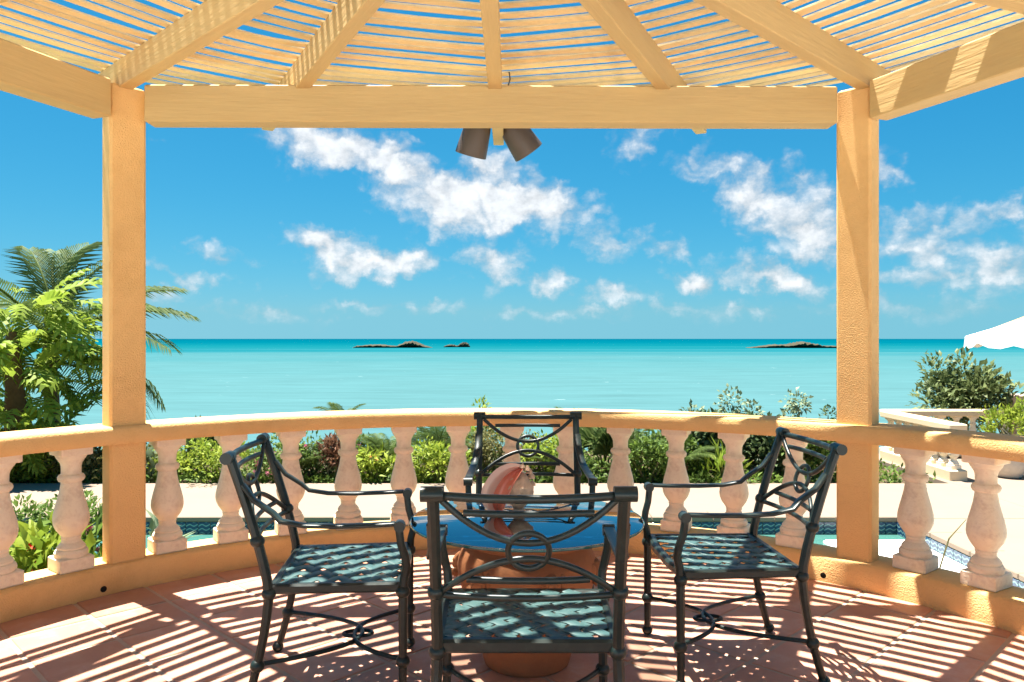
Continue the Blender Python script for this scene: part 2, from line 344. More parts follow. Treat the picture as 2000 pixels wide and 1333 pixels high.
# ------------------------------------------------------------------ setting: sea, islets, terrain, decks, pool
YC = 2.175                                   # gazebo centre
ZD, ZW = -.45, -.60                          # deck level, pool water level
SEA = -16.0
ys = np.concatenate([np.geomspace(30, 120000, 60)]); xs = np.linspace(-1, 1, 9)
mb = MB(); vs = [(float(x*(400+y*1.2)), float(y), SEA) for y in ys for x in xs]
fs = [(j*9+i, j*9+i+1, j*9+10+i, j*9+9+i) for j in range(59) for i in range(8)]
tag(mb.add(vs, fs).build('sea', M['sea']), kind='structure', label='turquoise sea with pale sandbanks and a deeper band at the horizon')
def terrain():
    prof = [(-40, -1.25), (12.2, -1.25), (13.5, -2.0), (20, -5.5), (32, -11), (48, -17), (70, -22)]
    mb = MB(); xs = np.linspace(-90, 90, 31); vs = []; 
    for y, z in prof:
        for x in xs: vs.append((float(x), y+(.8*math.sin(x*.7) if y > 13 else 0), z+(.5*math.sin(x*.9+y) if y > 13 else 0)))
    n = len(xs); fs = [(j*n+i, j*n+i+1, j*n+n+i+1, j*n+n+i) for j in range(len(prof)-1) for i in range(n-1)]
    tag(mb.add(vs, fs).build('ground', M['hill']), kind='structure', label='scrubby hillside falling to the sea')
terrain()
def islet(x0, x1, vbase, hpx, bumps, seed, label):
    """low rocky island: heightfield on the sea"""
    rg = np.random.default_rng(seed); Y = F*(H-SEA)/vbase
    X0, X1 = CX+(x0-1000)/F*Y, CX+(x1-1000)/F*Y; W = X1-X0; Hh = hpx/F*Y; D = W*.45
    nx, ny = 60, 14; vs = []
    for j in range(ny+1):
        for i in range(nx+1):
            s, t = i/nx, j/ny*2-1
            h = max(a*math.exp(-((s-c)/w)**2) for c, w, a in bumps)
            edge = min(1, s*14, (1-s)*14)*max(0, 1-t*t)**.5
            z = Hh*h*edge*(1+.12*rg.normal())*(1-.1*t)-.6
            vs.append((X0+s*W+rg.normal()*.4, Y+t*D/2*min(1, .25+edge)+rg.normal()*.6, SEA+z))
    fs = [(j*(nx+1)+i, j*(nx+1)+i+1, (j+1)*(nx+1)+i+1, (j+1)*(nx+1)+i) for j in range(ny) for i in range(nx)]
    o = MB().add(vs, fs).build('islet', M['rock']); tag(o, label, 'island', 'low islets on the horizon')
islet(688, 850, 17.5, 12.5, ((.72, .16, 1), (.3, .3, .5), (.05, .1, .35)), 1, 'long low rocky islet with a rounded hump, beside a smaller islet')
islet(865, 919, 16.5, 9.5, ((.78, .25, 1), (.3, .3, .55)), 2, 'small wedge-shaped rocky islet next to the long humped one')
islet(1453, 1645, 18, 11.5, ((.58, .2, 1), (.35, .25, .6), (.85, .3, .4)), 3, 'lone rocky islet standing apart beside the ochre post')

def slab(name, x0, x1, y0, y1, z0, z1, m, b=.015, **kw):
    return tag(MB().bevbox(((x0+x1)/2, (y0+y1)/2, (z0+z1)/2), (x1-x0, y1-y0, z1-z0), b).build(name, m), **kw)
PY, PX = 7.52, 3.86                           # far and right pool edges
DY = 9.36                                     # far edge of the deck
slab('deck', -16, 5.45, PY, DY, -1.4, ZD, M['deck'], kind='structure', label='pale paved deck along the far side of the pool')
slab('deck', PX, 16, -8, PY-.004, -1.4, ZD, M['deck'], kind='structure', label='pale paved deck to the right of the pool')
slab('deck', 5.454, 16, PY, 11.75, -1.4, ZD, M['deck'], kind='structure', label='pale terrace with the potted shrub')
slab('garden_bed', -16, 5.35, DY+.004, 12.4, -1.35, ZD-.05, M['soil'], kind='structure', label='planting bed beyond the deck')
slab('garden_bed', -5.2, -2.95, 2.2, 6.1, -1.35, ZD, M['soil'], .1, kind='structure', label='planting bed beside the gazebo')
slab('pool_shelf', 3.0, PX-.01, 1.0, 7.2, -1.35, ZW+.03, M['whiteshelf'], kind='structure', label='white shallow shelf of the pool')
slab('terrace', -16, 16, -14, -.62, -1.4, -.03, M['whiteshelf'], kind='structure', label='unseen white terrace added behind the gazebo to bounce light')  # out-of-view slab, added and kept white to bounce sun under the roof
slab('pool_floor', -16, PX, -.6, PY, -1.4, -1.2, M['basin'], kind='structure')
pool = tag(MB().add([(-16, -.6, ZW), (PX, -.6, ZW), (PX, PY, ZW), (-16, PY, ZW)], [(0, 1, 2, 3)]).build('pool_water', M['pool']), kind='structure', label='green-blue swimming pool water')
cm = MB().bevbox((0, 0, 0), (.594, .30, .05), .008).mesh('coping_stone')          # coping stones along the pool edge
for i in range(24): link('coping_stone', cm, M['deck'], pool, (PX+.3-.3-i*.6-.3, PY+.135, ZD-.005))
for i in range(10):
    o = link('coping_stone', cm, M['deck'], pool, (PX+.135, PY-.02-.3-i*.6, ZD-.005)); o.rotation_euler = (0, 0, R(90))
# glazed waterline tiles, one object each
T = .12
tm = MB().bevbox((0, 0, 0), (T-.005, .012, T-.004), .002).mesh('wave_tile')
for i in range(int(13/T)):
    link('wave_tile', tm, M['wave'], pool, (PX-T/2-i*T, PY-.007, ZD-.032-T/2))
for i in range(int(4.6/T)):
    o = link('wave_tile', tm, M['wave'], pool, (PX-.007, PY-.02-T/2-i*T, ZD-.032-T/2)); o.rotation_euler = (0, 0, R(90))

# ------------------------------------------------------------------ gazebo floor
RI, RO = 2.64, 2.88
floor = tag(MB().lathe([(RO-.01, -1.3), (RO-.01, -.0045)], (0, YC, 0), 96).build('floor', M['grout']), kind='structure', label='round gazebo floor of square terracotta tiles')
P_ = .3435; e1 = Vector((.7071, .7071)); e2 = Vector((.7071, -.7071))
for i in range(-12, 14):
    for j in range(-12, 14):
        a = 1.845+.09*.7071+(i+.5)*P_-2*P_; b = -1.18+.09*.7071+(j+.5)*P_
        c = Vector((a*.7071+b*.7071, a*.7071-b*.7071)); rel = c-Vector((0, YC))
        if rel.length > RI+.2: continue
        hw = P_/2-.009; q = [c+e1*s*hw+e2*t*hw for s, t in ((-1, -1), (1, -1), (1, 1), (-1, 1))]
        if rel.length > RI-.3:         # trim under the curb
            n = rel.normalized(); lim = RO-.05; poly = []
            for k in range(4):
                p, r_ = q[k], q[(k+1) % 4]; dp = (p-Vector((0, YC))).dot(n)-lim; dr = (r_-Vector((0, YC))).dot(n)-lim
                if dp <= 0: poly.append(p)
                if dp*dr < 0: poly.append(p+(r_-p)*(dp/(dp-dr)))
            q = poly
        if len(q) < 3: continue
        m = len(q); dz = random.uniform(-.0012, .0012); ins = .004
        lo = [(p.x-c.x, p.y-c.y, -.02) for p in q]; mid = [(p.x-c.x, p.y-c.y, -.0035+dz) for p in q]
        top = [((p.x-c.x)*(1-ins/hw), (p.y-c.y)*(1-ins/hw), dz+random.uniform(-.0006, .0006)) for p in q]
        fs = [tuple(range(2*m, 3*m))]
        for L0 in (0, m): fs += [(L0+k, L0+(k+1) % m, L0+m+(k+1) % m, L0+m+k) for k in range(m)]
        MB().add(lo+mid+top, fs).build('floor_tile', M['tile'], floor, (c.x, c.y, 0), 20, fix=True)

# ------------------------------------------------------------------ balustrade round the gazebo
def polar(r, deg, z=0): return Vector((r*math.sin(R(deg)), YC+r*math.cos(R(deg)), z))
bal = empty('balustrade', (0, YC+RI, 0), label='ochre stucco balustrade with coral stone balusters curving round the gazebo floor', cat='balustrade')
def child(o, p):
    o.parent = p; o.matrix_parent_inverse = Matrix.Translation(p.location).inverted(); return o
ZR0, ZR1, ZC = .762, .855, .141
def wob(prof): return prof
c_ = .018
child(MB().arcsweep([(RI, ZR0+c_), (RI, ZR1-c_), (RI+c_*.4, ZR1-c_*.4), (RI+c_, ZR1), (RO-c_, ZR1), (RO, ZR1-c_), (RO, ZR0), (RI+c_*.6, ZR0)], (0, YC, 0), R(-118), R(118), 110).build('top_rail', M['stucco'], sharp=40, fix=True), bal)
child(MB().arcsweep([(RI, -.06), (RI, ZC-c_), (RI+c_*.4, ZC-c_*.4), (RI+c_, ZC), (RO-c_, ZC), (RO, ZC-c_), (RO, -1.3), (RI+.1, -1.3)], (0, YC, 0), R(-118), R(118), 110).build('base_curb', M['stucco'], sharp=40, fix=True), bal)
def baluster_mesh():
    Hh = ZR0-ZC; mb = MB()
    mb.bevbox((0, 0, .034), (.162, .162, .068), .005)
    mb.lathe([(r, t*Hh) for r, t in ((.074, .105), (.078, .125), (.078, .145), (.071, .165), (.064, .17), (.066, .185), (.058, .205), (.046, .225), (.0435, .25), (.047, .265), (.045, .275),
             (.056, .30), (.071, .335), (.081, .375), (.084, .41), (.082, .45), (.074, .51), (.063, .575), (.054, .635), (.0485, .69), (.047, .715),
             (.056, .72), (.062, .737), (.063, .752), (.058, .77), (.048, .78), (.046, .79), (.047, .845), (.051, .87), (.060, .892), (.0605, .90), (.066, .905), (.072, .925), (.073, .937))], (0, 0, 0), 28)
    mb.bevbox((0, 0, Hh*.967), (.152, .152, Hh*.066-.001), .004)
    return mb.mesh('baluster', 28)
bm_ = baluster_mesh(); M0 = M['coral']
RB = (RI+RO)/2
angs = [-41.2+7.18*k for k in range(12)]
angs += [-(51.2+6.9*k) for k in range(9)] + [51.0+6.9*k for k in range(9)]
for a in angs:
    if min(abs(abs(a)-91), abs(abs(a)-46.3)) < 3: continue
    o = link('baluster', bm_, M0, None, polar(RB, a, ZC)); o.rotation_euler = (0, 0, R(-a)); child(o, bal)
for a in (-48.9, 42):
    o = MB().lathe([(.015, -.03), (.016, .001), (.013, .0015)], n=14).build('drain_hole', M['black'], None, polar(RI, a, .035))
    o.rotation_euler = (R(90), 0, R(-a)); child(o, bal)

# ------------------------------------------------------------------ pergola
per = empty('pergola', (0, YC, 0), label='yellow painted timber pergola on ochre posts with slatted roof', cat='pergola')
ZB0, ZB1 = 2.446, 2.64                         # beam
ZF0, ZF1 = 2.62, 2.765                         # rafters
posts = [-46.0, 45.1, -91, 91, -138, 138]; RP = 2.735
for a in posts:
    mb = MB().bevbox((0, 0, (ZB1-.1)/2+.05), (.182, .125, ZB1-.002), .012)
    o = mb.build('post', M['stucco'], None, polar(RP, a)); o.rotation_euler = (0, 0, R(-a)); child(o, per)
def beam(a0, a1, r=RP, zz=(ZB0, ZB1), th=.125, gap=.133):
    p, q = polar(r, a0), polar(r, a1); d = q-p; ln = d.length-2*gap; c = (p+q)/2; c.z = (zz[0]+zz[1])/2
    o = MB().bevbox((0, 0, 0), (ln, th, zz[1]-zz[0]), .006).build('beam', M['wood_x'], None, c); o.rotation_euler = (0, 0, math.atan2(d.y, d.x)); return child(o, per)
for a0, a1 in ((-46.0, 45.1), (45.1, 91), (91, 138), (138, 222), (-46.0, -91), (-91, -138)): beam(a0, a1)
raf = [-157, -136, -113, -90, -67.5, -46.3, -28.6, 0, 25.4, 46.3, 67.5, 90, 113, 136, 157, 180]
RT = 3.03
for a in raf:
    L_ = RT-.12; o = MB().bevbox((0, 0, 0), (.07, L_, ZF1-ZF0), .004).build('rafter', M['wood_y'], None, polar(.12+L_/2, a, (ZF0+ZF1)/2)); o.rotation_euler = (0, 0, R(-a)); child(o, per)
child(MB().lathe([(.15, -.10), (.16, -.09), (.16, .09), (.15, .10)], n=16).build('hub', M['wood'], None, (0, YC, (ZF0+ZF1)/2)), per)
# slats: straight battens spanning neighbouring rafters, warped a little
def slat_pts(p, q, w, t, rs):
    d = (q-p); ln = d.length; d.normalize(); n = Vector((-d.y, d.x, 0)); m = 7; vs = []; fs = []
    bow = rs.normal()*.004; sag = abs(rs.normal())*.004; tw = rs.normal()*R(2.0); ph = rs.random()*6
    if rs.random() < .06: bow *= 4; sag *= 3
    for k in range(m):
        s = k/(m-1); u = p+d*(ln*s)+n*(bow*4*s*(1-s)+.0012*math.sin(7*s+ph)); z = -sag*4*s*(1-s)
        ca, sa = math.cos(tw*(2*s-1)), math.sin(tw*(2*s-1))
        for a, b in ((-w/2, 0), (w/2, 0), (w/2, t), (-w/2, t)): vs.append(u+n*(a*ca-b*sa)+Vector((0, 0, z+a*sa+b*ca)))
    for k in range(m-1):
        for i in range(4): fs.append((k*4+i, k*4+4+i, k*4+4+(i+1) % 4, k*4+(i+1) % 4))
    fs += [(0, 1, 2, 3), (m*4-1, m*4-2, m*4-3, m*4-4)]
    return vs, fs
rest = MB(); PIT = .0965; order = sorted(raf); nsl = 0
for k, a0 in enumerate(order):
    a1 = order[(k+1) % len(order)]; a1 = a1 if a1 > a0 else a1+360
    mid = (a0+a1)/2; front = abs(mid) < 92
    for r in np.arange(.24, RT-.01, PIT):
        r1 = r+rng.normal()*.005; z = ZF1+.0015
        p, q = polar(r1, a0, z), polar(r1+rng.normal()*.006, a1, z)
        d = (q-p).normalized(); p = p+d*.002; q = q-d*.002
        vs, fs = slat_pts(p, q, .0515+rng.normal()*.0015, .010, rng)
        if front:
            c = (p+q)/2; o = MB().add([v-c for v in vs], fs).build('slat', M['slat'], None, c, fix=True); child(o, per); nsl += 1
        else: rest.add(vs, fs)
o = rest.build('slat_field', M['slat'], None, fix=True); child(o, per); tag(o, kind='stuff')
# dangling cable under the slats
child(MB().tube([(.075, 4.12, 2.74), (.08, 4.115, 2.70), (.07, 4.11, 2.665), (.066, 4.10, 2.62)], .004, 6).build('cable', M['lamp'], None), per)

# ------------------------------------------------------------------ flood lamps on the centre rafter
def flood(x, tilt, label):
    root = empty('flood_lamp', (x, 5.0, 2.62), label=label, cat='lamp', group='twin flood lamps under the pergola edge')
    prof = [(.020, .135), (.055, .13), (.078, .11), (.088, .06), (.098, -.04), (.104, -.115), (.099, -.118), (.085, .05)]
    o = MB().lathe(prof, n=28, cap=False).build('lamp_shade', M['lamp'], root); o.rotation_euler = (R(16), R(tilt), 0)
    MB().lathe([(.001, .02), (.086, .02), (.086, .03), (.001, .03)], n=18).build('lens', M['black'], o)
    sg = 1 if x > 0 else -1
    MB().tube([(0, 0, .10), (-.35*x, 0, .125), (-x+sg*.04, 0, .125)], .013, 8).build('bracket', M['lamp'], root)
    return root
flood(-.150, 16, 'dark brown bullet flood lamp leaning toward the palm side')
flood(.135, -36, 'dark brown bullet flood lamp splayed out toward the umbrella side')

# ------------------------------------------------------------------ chairs
def chair():
    root = empty('dining_chair', (0, 0, 0))
    me = M['metal']
    def yb(z):
        return -.235-.135*(max(0, z-.42)/.48)**1.25-.085*(max(0, .42-z)/.42)**1.6
    # seat frame
    hw, y0, y1, zs = .25, -.222, .215, .447
    fr = MB()
    fr.tube([(-hw, y0, zs-.018), (-hw-.012, y1, zs-.018)], 0, flat=(.03, .036)); fr.tube([(hw, y0, zs-.018), (hw+.012, y1, zs-.018)], 0, flat=(.03, .036))
    fr.tube([(-hw-.01, y0, zs-.018), (hw+.01, y0, zs-.018)], 0, flat=(.032, .04))
    fr.tube([(-hw-.02, y1-.004, zs-.018), (-.12, y1+.014, zs-.022), (.12, y1+.014, zs-.022), (hw+.02, y1-.004, zs-.018)], 0, flat=(.034, .036))
    fr.build('seat_frame', me, root)
    # woven straps, each its own piece
    W, PS = .0385, .0525; ex, ey = hw-.004, .206
    for d in (1, -1):
        k = 0
        for c in np.arange(-.62, .63, PS*math.sqrt(2)):
            # line x = c + d*y ; clip to the seat
            ya = max(-ey, (-ex-c)/d if d > 0 else (ex-c)/d); yb_ = min(ey, (ex-c)/d if d > 0 else (-ex-c)/d)
            k += 1
            if yb_-ya < .05: continue
            n = max(3, int((yb_-ya)*math.sqrt(2)/(PS/2))); vs = []; fs = []
            t = Vector((d, 1, 0)).normalized(); nn = Vector((t.y, -t.x, 0)); mb = MB()
            pts = []
            for i in range(n+1):
                y = ya+(yb_-ya)*i/n; x = c+d*y
                pts.append((x, y, zs-.004+.0028*math.cos(math.pi*((x+d*y)/(PS*math.sqrt(2))))*(1 if k % 2 else -1)))
            # the crossing phase runs along the strap
            mb.tube(pts, 0, flat=(W, .004)); mb.build('strap', M['strap'], root, sharp=50)
    # legs
    for s in (-1, 1):
        zz = np.linspace(.02, .90, 15); pts = [(s*(.258+.012*max(0, .42-z)/.42), yb(z), z) for z in zz]
        m = MB().tube(pts, [.0145+.003*min(1, z/.42) for z in zz], 8, rot=R(22.5))
        for z in (.165, .415, .60): m.ball((s*(.258+.012*max(0, .42-z)/.42), yb(z), z), .0255, 14, 8, .95)
        lg = m.build('back_post', me, root)
        MB().ball((s*.27, yb(.0)+.004, .022), .0235, 14, 8, .93).build('foot', me, lg)
        MB().tube([(s*.228, yb(.9)-.004, .894), (s*.29, yb(.9)-.004, .894)], .021, 14).build('finial', me, lg)
        # front leg with the arm support
        pts = [(s*.272, .232, .02), (s*.270, .232, .2), (s*.268, .232, .40), (s*.266, .236, .46), (s*.270, .246, .50), (s*.278, .240, .54), (s*.285, .226, .585), (s*.287, .220, .635)]
        m = MB().tube(pts, [.0145, .016, .017, .016, .0155, .015, .0145, .0145], 8, rot=R(22.5))
        for z in (.165, .412): m.ball((s*.269, .232, z), .0255, 14, 8, .95)
        lg = m.build('front_leg', me, root)
        MB().ball((s*.272, .232, .022), .0235, 14, 8, .93).build('foot', me, lg)
        # arm
        q = [(.262, yb(.80)+.012, .80), (.264, yb(.75)+.035, .745), (.270, yb(.7)+.085, .70), (.277, -.19, .672), (.283, -.11, .657), (.287, 0, .653), (.288, .12, .655), (.288, .205, .658)]
        am = MB().tube([(s*a, b, c) for a, b, c in q], 0, flat=(.036, .013)).build('arm', me, root, sharp=50)
        MB().tube([(s*.268, .222, .650), (s*.308, .222, .650)], .0195, 14).build('finial', me, am)
    # back lattice
    def bp(x, z): return (x, yb(z)-.035*(1-(x/.25)**2), z)
    bar = dict(flat=(.014, .0175))
    xs = np.linspace(-.245, .245, 15)
    MB().tube([bp(x, .889-.004*(1-(x/.245)**2)) for x in xs], 0, flat=(.018, .022), up=(0, 0, 1)).build('top_rail', me, root, sharp=50)
    MB().tube([bp(x, .842) for x in np.linspace(-.175, .175, 11)], 0, **bar).build('cross_bar', me, root, sharp=50)
    MB().tube([bp(x, .758+.118*(x/.235)**2) for x in np.linspace(-.235, .235, 19)], 0, **bar).build('upper_arc', me, root, sharp=50)
    MB().tube([bp(x, .712-.112*abs(x/.245)**1.9) for x in np.linspace(-.245, .245, 19)], 0, **bar).build('lower_arc', me, root, sharp=50)
    MB().tube([bp(x, .645) for x in np.linspace(-.17, .17, 9)], 0, **bar).build('cross_bar', me, root, sharp=50)
    MB().tube([bp(x, .592) for x in np.linspace(-.25, .25, 11)], 0, **bar).build('cross_bar', me, root, sharp=50)
    MB().tube([bp(.056*math.sin(t), .735+.052*math.cos(t)) for t in np.linspace(0, 2*math.pi, 28, endpoint=False)], 0, flat=(.016, .014), closed=True, up=(0, 1, 0)).build('ring', me, root, sharp=50)
    # stretchers
    th = np.linspace(-1, 1, 19)
    MB().tube([(.262*t, yb(.165)+(.335*(1-abs(t)**2.2)), .168) for t in th], .0085, 8).build('stretcher', me, root)
    MB().tube([(.262*t, .232-(.20*(1-abs(t)**2.2)), .168) for t in th], .0085, 8).build('stretcher', me, root)
    MB().tube([(.03*math.cos(t), .045+.055*math.sin(t), .168) for t in np.linspace(0, 2*math.pi, 20, endpoint=False)], .0075, 8, closed=True).build('stretcher_ring', me, root)
    return root
ch = chair()
CH = [(ch, .135, 2.43, 0, 'green metal armchair across the glass table from the one against the balustrade'),
      (None, .175, 3.77, 180, 'green metal armchair with its back to the sea and the curved balustrade'),
      (None, -.552, 2.975, -85, 'green metal armchair on the palm side of the glass table, facing the umbrella side'),
      (None, .935, 3.14, 93, 'green metal armchair on the umbrella side of the glass table, facing the palms')]
for o, x, y, rz, lab in CH[1:]:
    c = copy_tree(ch); c.location = (x, y, 0); c.rotation_euler = (0, 0, R(rz)); tag(c, lab, 'chair', 'armchairs round the glass table')
ch.location = (CH[0][1], CH[0][2], 0); tag(ch, CH[0][4], 'chair', 'armchairs round the glass table')

# ------------------------------------------------------------------ table: terracotta urn + glass
TX, TY, TZ = .15, 3.13, .58
tb = empty('glass_table', (TX, TY, 0), label='round glass table top resting on a big terracotta urn', cat='table')
MB().lathe([(.462, TZ-.012), (.470, TZ-.009), (.472, TZ-.005), (.470, TZ-.0015), (.465, TZ)], n=96).build('glass_top', M['glass'], tb, sharp=50)
MB().lathe([(.4725, TZ-.0105), (.4735, TZ-.006), (.4725, TZ-.002), (.4705, TZ-.003), (.4705, TZ-.0095), (.4725, TZ-.0105)], n=96, cap=False).build('glass_edge', M['edge'], tb)
urn = MB().lathe([(.150, 0), (.172, .004), (.180, .03), (.178, .055), (.190, .10), (.214, .17), (.242, .245), (.266, .31), (.279, .36), (.283, .40), (.276, .435), (.262, .462), (.248, .478),
                  (.244, .488), (.256, .494), (.262, .505), (.262, .52), (.254, .53), (.246, .535), (.246, .548), (.256, .556), (.258, .566), (.22, .567), (.215, .54), (.20, .3)], n=64, cap=False).build('urn', M['urn'], tb)
for a in range(6):
    g = R(60*a+18); c = Vector((math.sin(g), -math.cos(g), 0)); t = Vector((math.cos(g), math.sin(g), 0))
    m = MB(); p = c*.272
    m.ball(p+Vector((0, 0, .385)), .040, 12, 8, 1.15)                   # face
    m.ball(p+c*.030+Vector((0, 0, .375)), .014, 10, 6, 1.3)             # nose
    for s in (-1, 1):
        m.ball(p+c*.026+t*s*.018+Vector((0, 0, .398)), .011, 8, 6); m.ball(p+c*.018+t*s*.036+Vector((0, 0, .352)), .02, 8, 6, .9)
        m.ball(p-c*.004+t*s*.045+Vector((0, 0, .40)), .021, 8, 6, 1.3)
    m.build('relief_mask', M['urn'], urn)
# conch
sh = empty('conch_shell', (TX-.075, TY+.03, TZ), label='large queen conch with glossy pink lip standing on the glass table', cat='shell')
def conch():
    m = MB(); ax0, ax1 = Vector((.040, .040, .040)), Vector((.056, .045, .160)); nu, nv = 40, 22; vs = []
    A = (ax1-ax0); up = A.normalized(); e = up.cross(Vector((0, 1, 0))).normalized(); g = e.cross(up)
    for j in range(nv+1):
        s = j/nv; r = .050*math.sin(math.pi*min(1, s*.93+.05))**.75+.004
        for i in range(nu):
            th = 2*math.pi*i/nu
            k = 1+.10*max(0, math.cos(7*th+9*s))*math.exp(-((s-.62)/.2)**2)*1.8+.03*math.sin(26*s+th)
            vs.append(ax0+A*(s*1.25-.15)+(e*math.cos(th)+g*math.sin(th))*r*k)
    fs = [(j*nu+i, j*nu+(i+1) % nu, (j+1)*nu+(i+1) % nu, (j+1)*nu+i) for j in range(nv) for i in range(nu)]
    fs += [tuple(range(nu-1, -1, -1)), tuple(range(nv*nu, nv*nu+nu))]
    m.add(vs, fs)
    for (x, y, z, r) in ((.098, .03, .175, .016), (.108, .05, .15, .017), (.112, .055, .12, .015), (.09, .02, .19, .013), (.07, .02, .2, .012), (.105, .03, .10, .012)):
        m.lathe([(r, 0), (r*.75, r*.7), (r*.3, r*1.3), (r*.05, r*1.6)], (x-.012, y, z-.004), 10)
    m.lathe([(.03, 0), (.024, .02), (.012, .04), (.012, .06)], (.045, .05, .0), 14)
    m.build('body_whorl', M['shell'], sh, sharp=60)
    # flared lip: thick curved sheet from the columella to the outer rim
    inner = [Vector((-.030, -.004, .010)), Vector((-.008, -.012, .065)), Vector((.018, -.014, .13)), Vector((.058, .0, .192))]
    outer = [Vector((-.07, .02, .002)), Vector((-.105, -.005, .05)), Vector((-.108, -.02, .115)), Vector((-.062, -.01, .185)), Vector((-.005, .01, .214)), Vector((.040, .018, .212)), Vector((.066, .02, .196))]
    def cr(pts, t):
        t = t*(len(pts)-1); i = min(int(t), len(pts)-2); u = t-i
        p0, p1, p2, p3 = pts[max(i-1, 0)], pts[i], pts[i+1], pts[min(i+2, len(pts)-1)]
        return .5*((2*p1)+(p2-p0)*u+(2*p0-5*p1+4*p2-p3)*u*u+(3*p1-p0-3*p2+p3)*u**3)
    nu, nv = 30, 16
    def sheet(v0, v1, off, mat_, nm, par, thick):
        front = []; back = []
        for j in range(nv+1):
            v = v0+(v1-v0)*j/nv
            for i in range(nu+1):
                u = i/nu; a, b = cr(inner, u), cr(outer, u); p = a.lerp(b, v)
                p = p+Vector((0, .055*math.sin(math.pi*min(1, v*1.25))*(1-v)*1.5+off, 0))
                front.append(p); back.append(p+Vector((.004, thick, -.002)))
        n = (nu+1)*(nv+1); fs = []
        for j in range(nv):
            for i in range(nu):
                q = (j*(nu+1)+i, j*(nu+1)+i+1, (j+1)*(nu+1)+i+1, (j+1)*(nu+1)+i); fs.append(q); fs.append(tuple(n+k for k in q[::-1]))
        loop = [i for i in range(nu+1)]+[j*(nu+1)+nu for j in range(1, nv+1)]+[nv*(nu+1)+i for i in range(nu-1, -1, -1)]+[j*(nu+1) for j in range(nv-1, 0, -1)]
        for k in range(len(loop)): a, b = loop[k], loop[(k+1) % len(loop)]; fs.append((a, b, b+n, a+n))
        return MB().add(front+back, fs).build(nm, mat_, par, sharp=70, fix=True)
    lip = sheet(.45, 1, 0, M['shell_lip'], 'lip', sh, .012)
    sheet(0, .52, -.0015, M['shell_pink'], 'aperture', lip, .01)
conch()

# ------------------------------------------------------------------ vegetation
def leafmesh(name, base, dirs, norm, ln, wd, tint, fold=.25, curl=.15):
    """many leaves in one mesh: 4 tris each (folded along the midrib, tip curled)"""
    n = len(base); d = dirs/np.linalg.norm(dirs, axis=1, keepdims=True)
    s = np.cross(d, norm); s /= np.linalg.norm(s, axis=1, keepdims=True)+1e-9; u = np.cross(s, d)
    ln = ln.reshape(-1, 1); wd = wd.reshape(-1, 1)
    mid = base+d*ln*.5+u*ln*.04; tip = base+d*ln-u*ln*curl
    lf = base+d*ln*.45+s*wd/2+u*wd*fold; rt = base+d*ln*.45-s*wd/2+u*wd*fold
    V = np.stack([base, lf, mid, rt, tip], 1).reshape(-1, 3)
    o = np.arange(n)[:, None]*5
    Fc = np.concatenate([o+np.array([[0, 2, 1]]), o+np.array([[0, 3, 2]]), o+np.array([[1, 2, 4]]), o+np.array([[2, 3, 4]])], 1).reshape(-1, 3)
    me = bpy.data.meshes.new(name); me.vertices.add(len(V)); me.vertices.foreach_set('co', V.ravel().astype('f4'))
    me.loops.add(Fc.size); me.loops.foreach_set('vertex_index', Fc.ravel().astype('i4'))
    me.polygons.add(len(Fc)); me.polygons.foreach_set('loop_start', np.arange(0, Fc.size, 3).astype('i4')); me.polygons.foreach_set('loop_total', np.full(len(Fc), 3, 'i4'))
    at_ = me.attributes.new('tint', 'FLOAT', 'POINT'); at_.data.foreach_set('value', np.repeat(np.clip(tint, 0, 1), 5).astype('f4'))
    me.update(); me.validate(); return me
def shrub(name, label, cat, pos, rad, n, leaf, mat_, lw=.45, clumps=14, flower=None, nf=0, group=None, upright=.3, seed=0, stems=5, blossom='blossom_cluster'):
    rg = np.random.default_rng(seed+11); pos = Vector(pos); root = empty(name, pos, label=label, cat=cat, group=group)
    rad = np.array(rad); C = []
    for i in range(clumps):
        v = rg.normal(size=3); v[2] = v[2] if rg.random() < .5 else abs(v[2]); v /= np.linalg.norm(v); C.append(v*rg.uniform(.35, 1.22)*rad*.82+np.array([0, 0, rad[2]*.95]))
    C = np.array(C); C[:, 2] = np.maximum(C[:, 2], .04)
    w = rg.uniform(.5, 1.3, clumps); idx = rg.choice(clumps, n, p=w/w.sum())
    cl = rad.mean()*rg.uniform(.18, .34, clumps)
    off = rg.normal(size=(n, 3)); off /= np.linalg.norm(off, axis=1, keepdims=True); off *= (rg.random((n, 1))**.4)*cl[idx][:, None]*1.5
    B = C[idx]+off; B[:, 2] = np.maximum(B[:, 2], .02)
    D = off/(np.linalg.norm(off, axis=1, keepdims=True)+1e-6)+rg.normal(size=(n, 3))*.45+np.array([0, 0, upright])
    Nn = rg.normal(size=(n, 3))*.5+np.array([0, 0, 1.])
    ln = leaf*rg.uniform(.6, 1.25, n)
    me = leafmesh('foliage', B, D, Nn, ln, ln*lw*rg.uniform(.8, 1.2, n), rg.random(n)*.75+.25*rg.random(clumps)[idx])
    link('foliage', me, mat_, root)
    st = MB()
    for k in range(stems):
        c = C[rg.integers(clumps)]; b = Vector((rg.normal()*.05, rg.normal()*.05, -.05)); e = Vector(c)
        st.tube([b, b.lerp(e, .5)+Vector((rg.normal()*.03, rg.normal()*.03, .02)), e], [.016, .010, .004], 6)
    st.build('stem', M['stem'], root)
    if flower:
        k = rg.integers(0, n, nf); off2 = off[k]/(np.linalg.norm(off[k], axis=1, keepdims=True)+1e-6)
        fb = np.repeat(C[idx[k]]+off[k]*1.12, 6, 0)+rg.normal(size=(nf*6, 3))*.008
        fd = rg.normal(size=(nf*6, 3))+np.repeat(off2, 6, 0)*.6
        link(blossom, leafmesh('blossom', fb, fd, rg.normal(size=(nf*6, 3)), np.full(nf*6, .045), np.full(nf*6, .04), rg.random(nf*6)), flower, root)
    return root
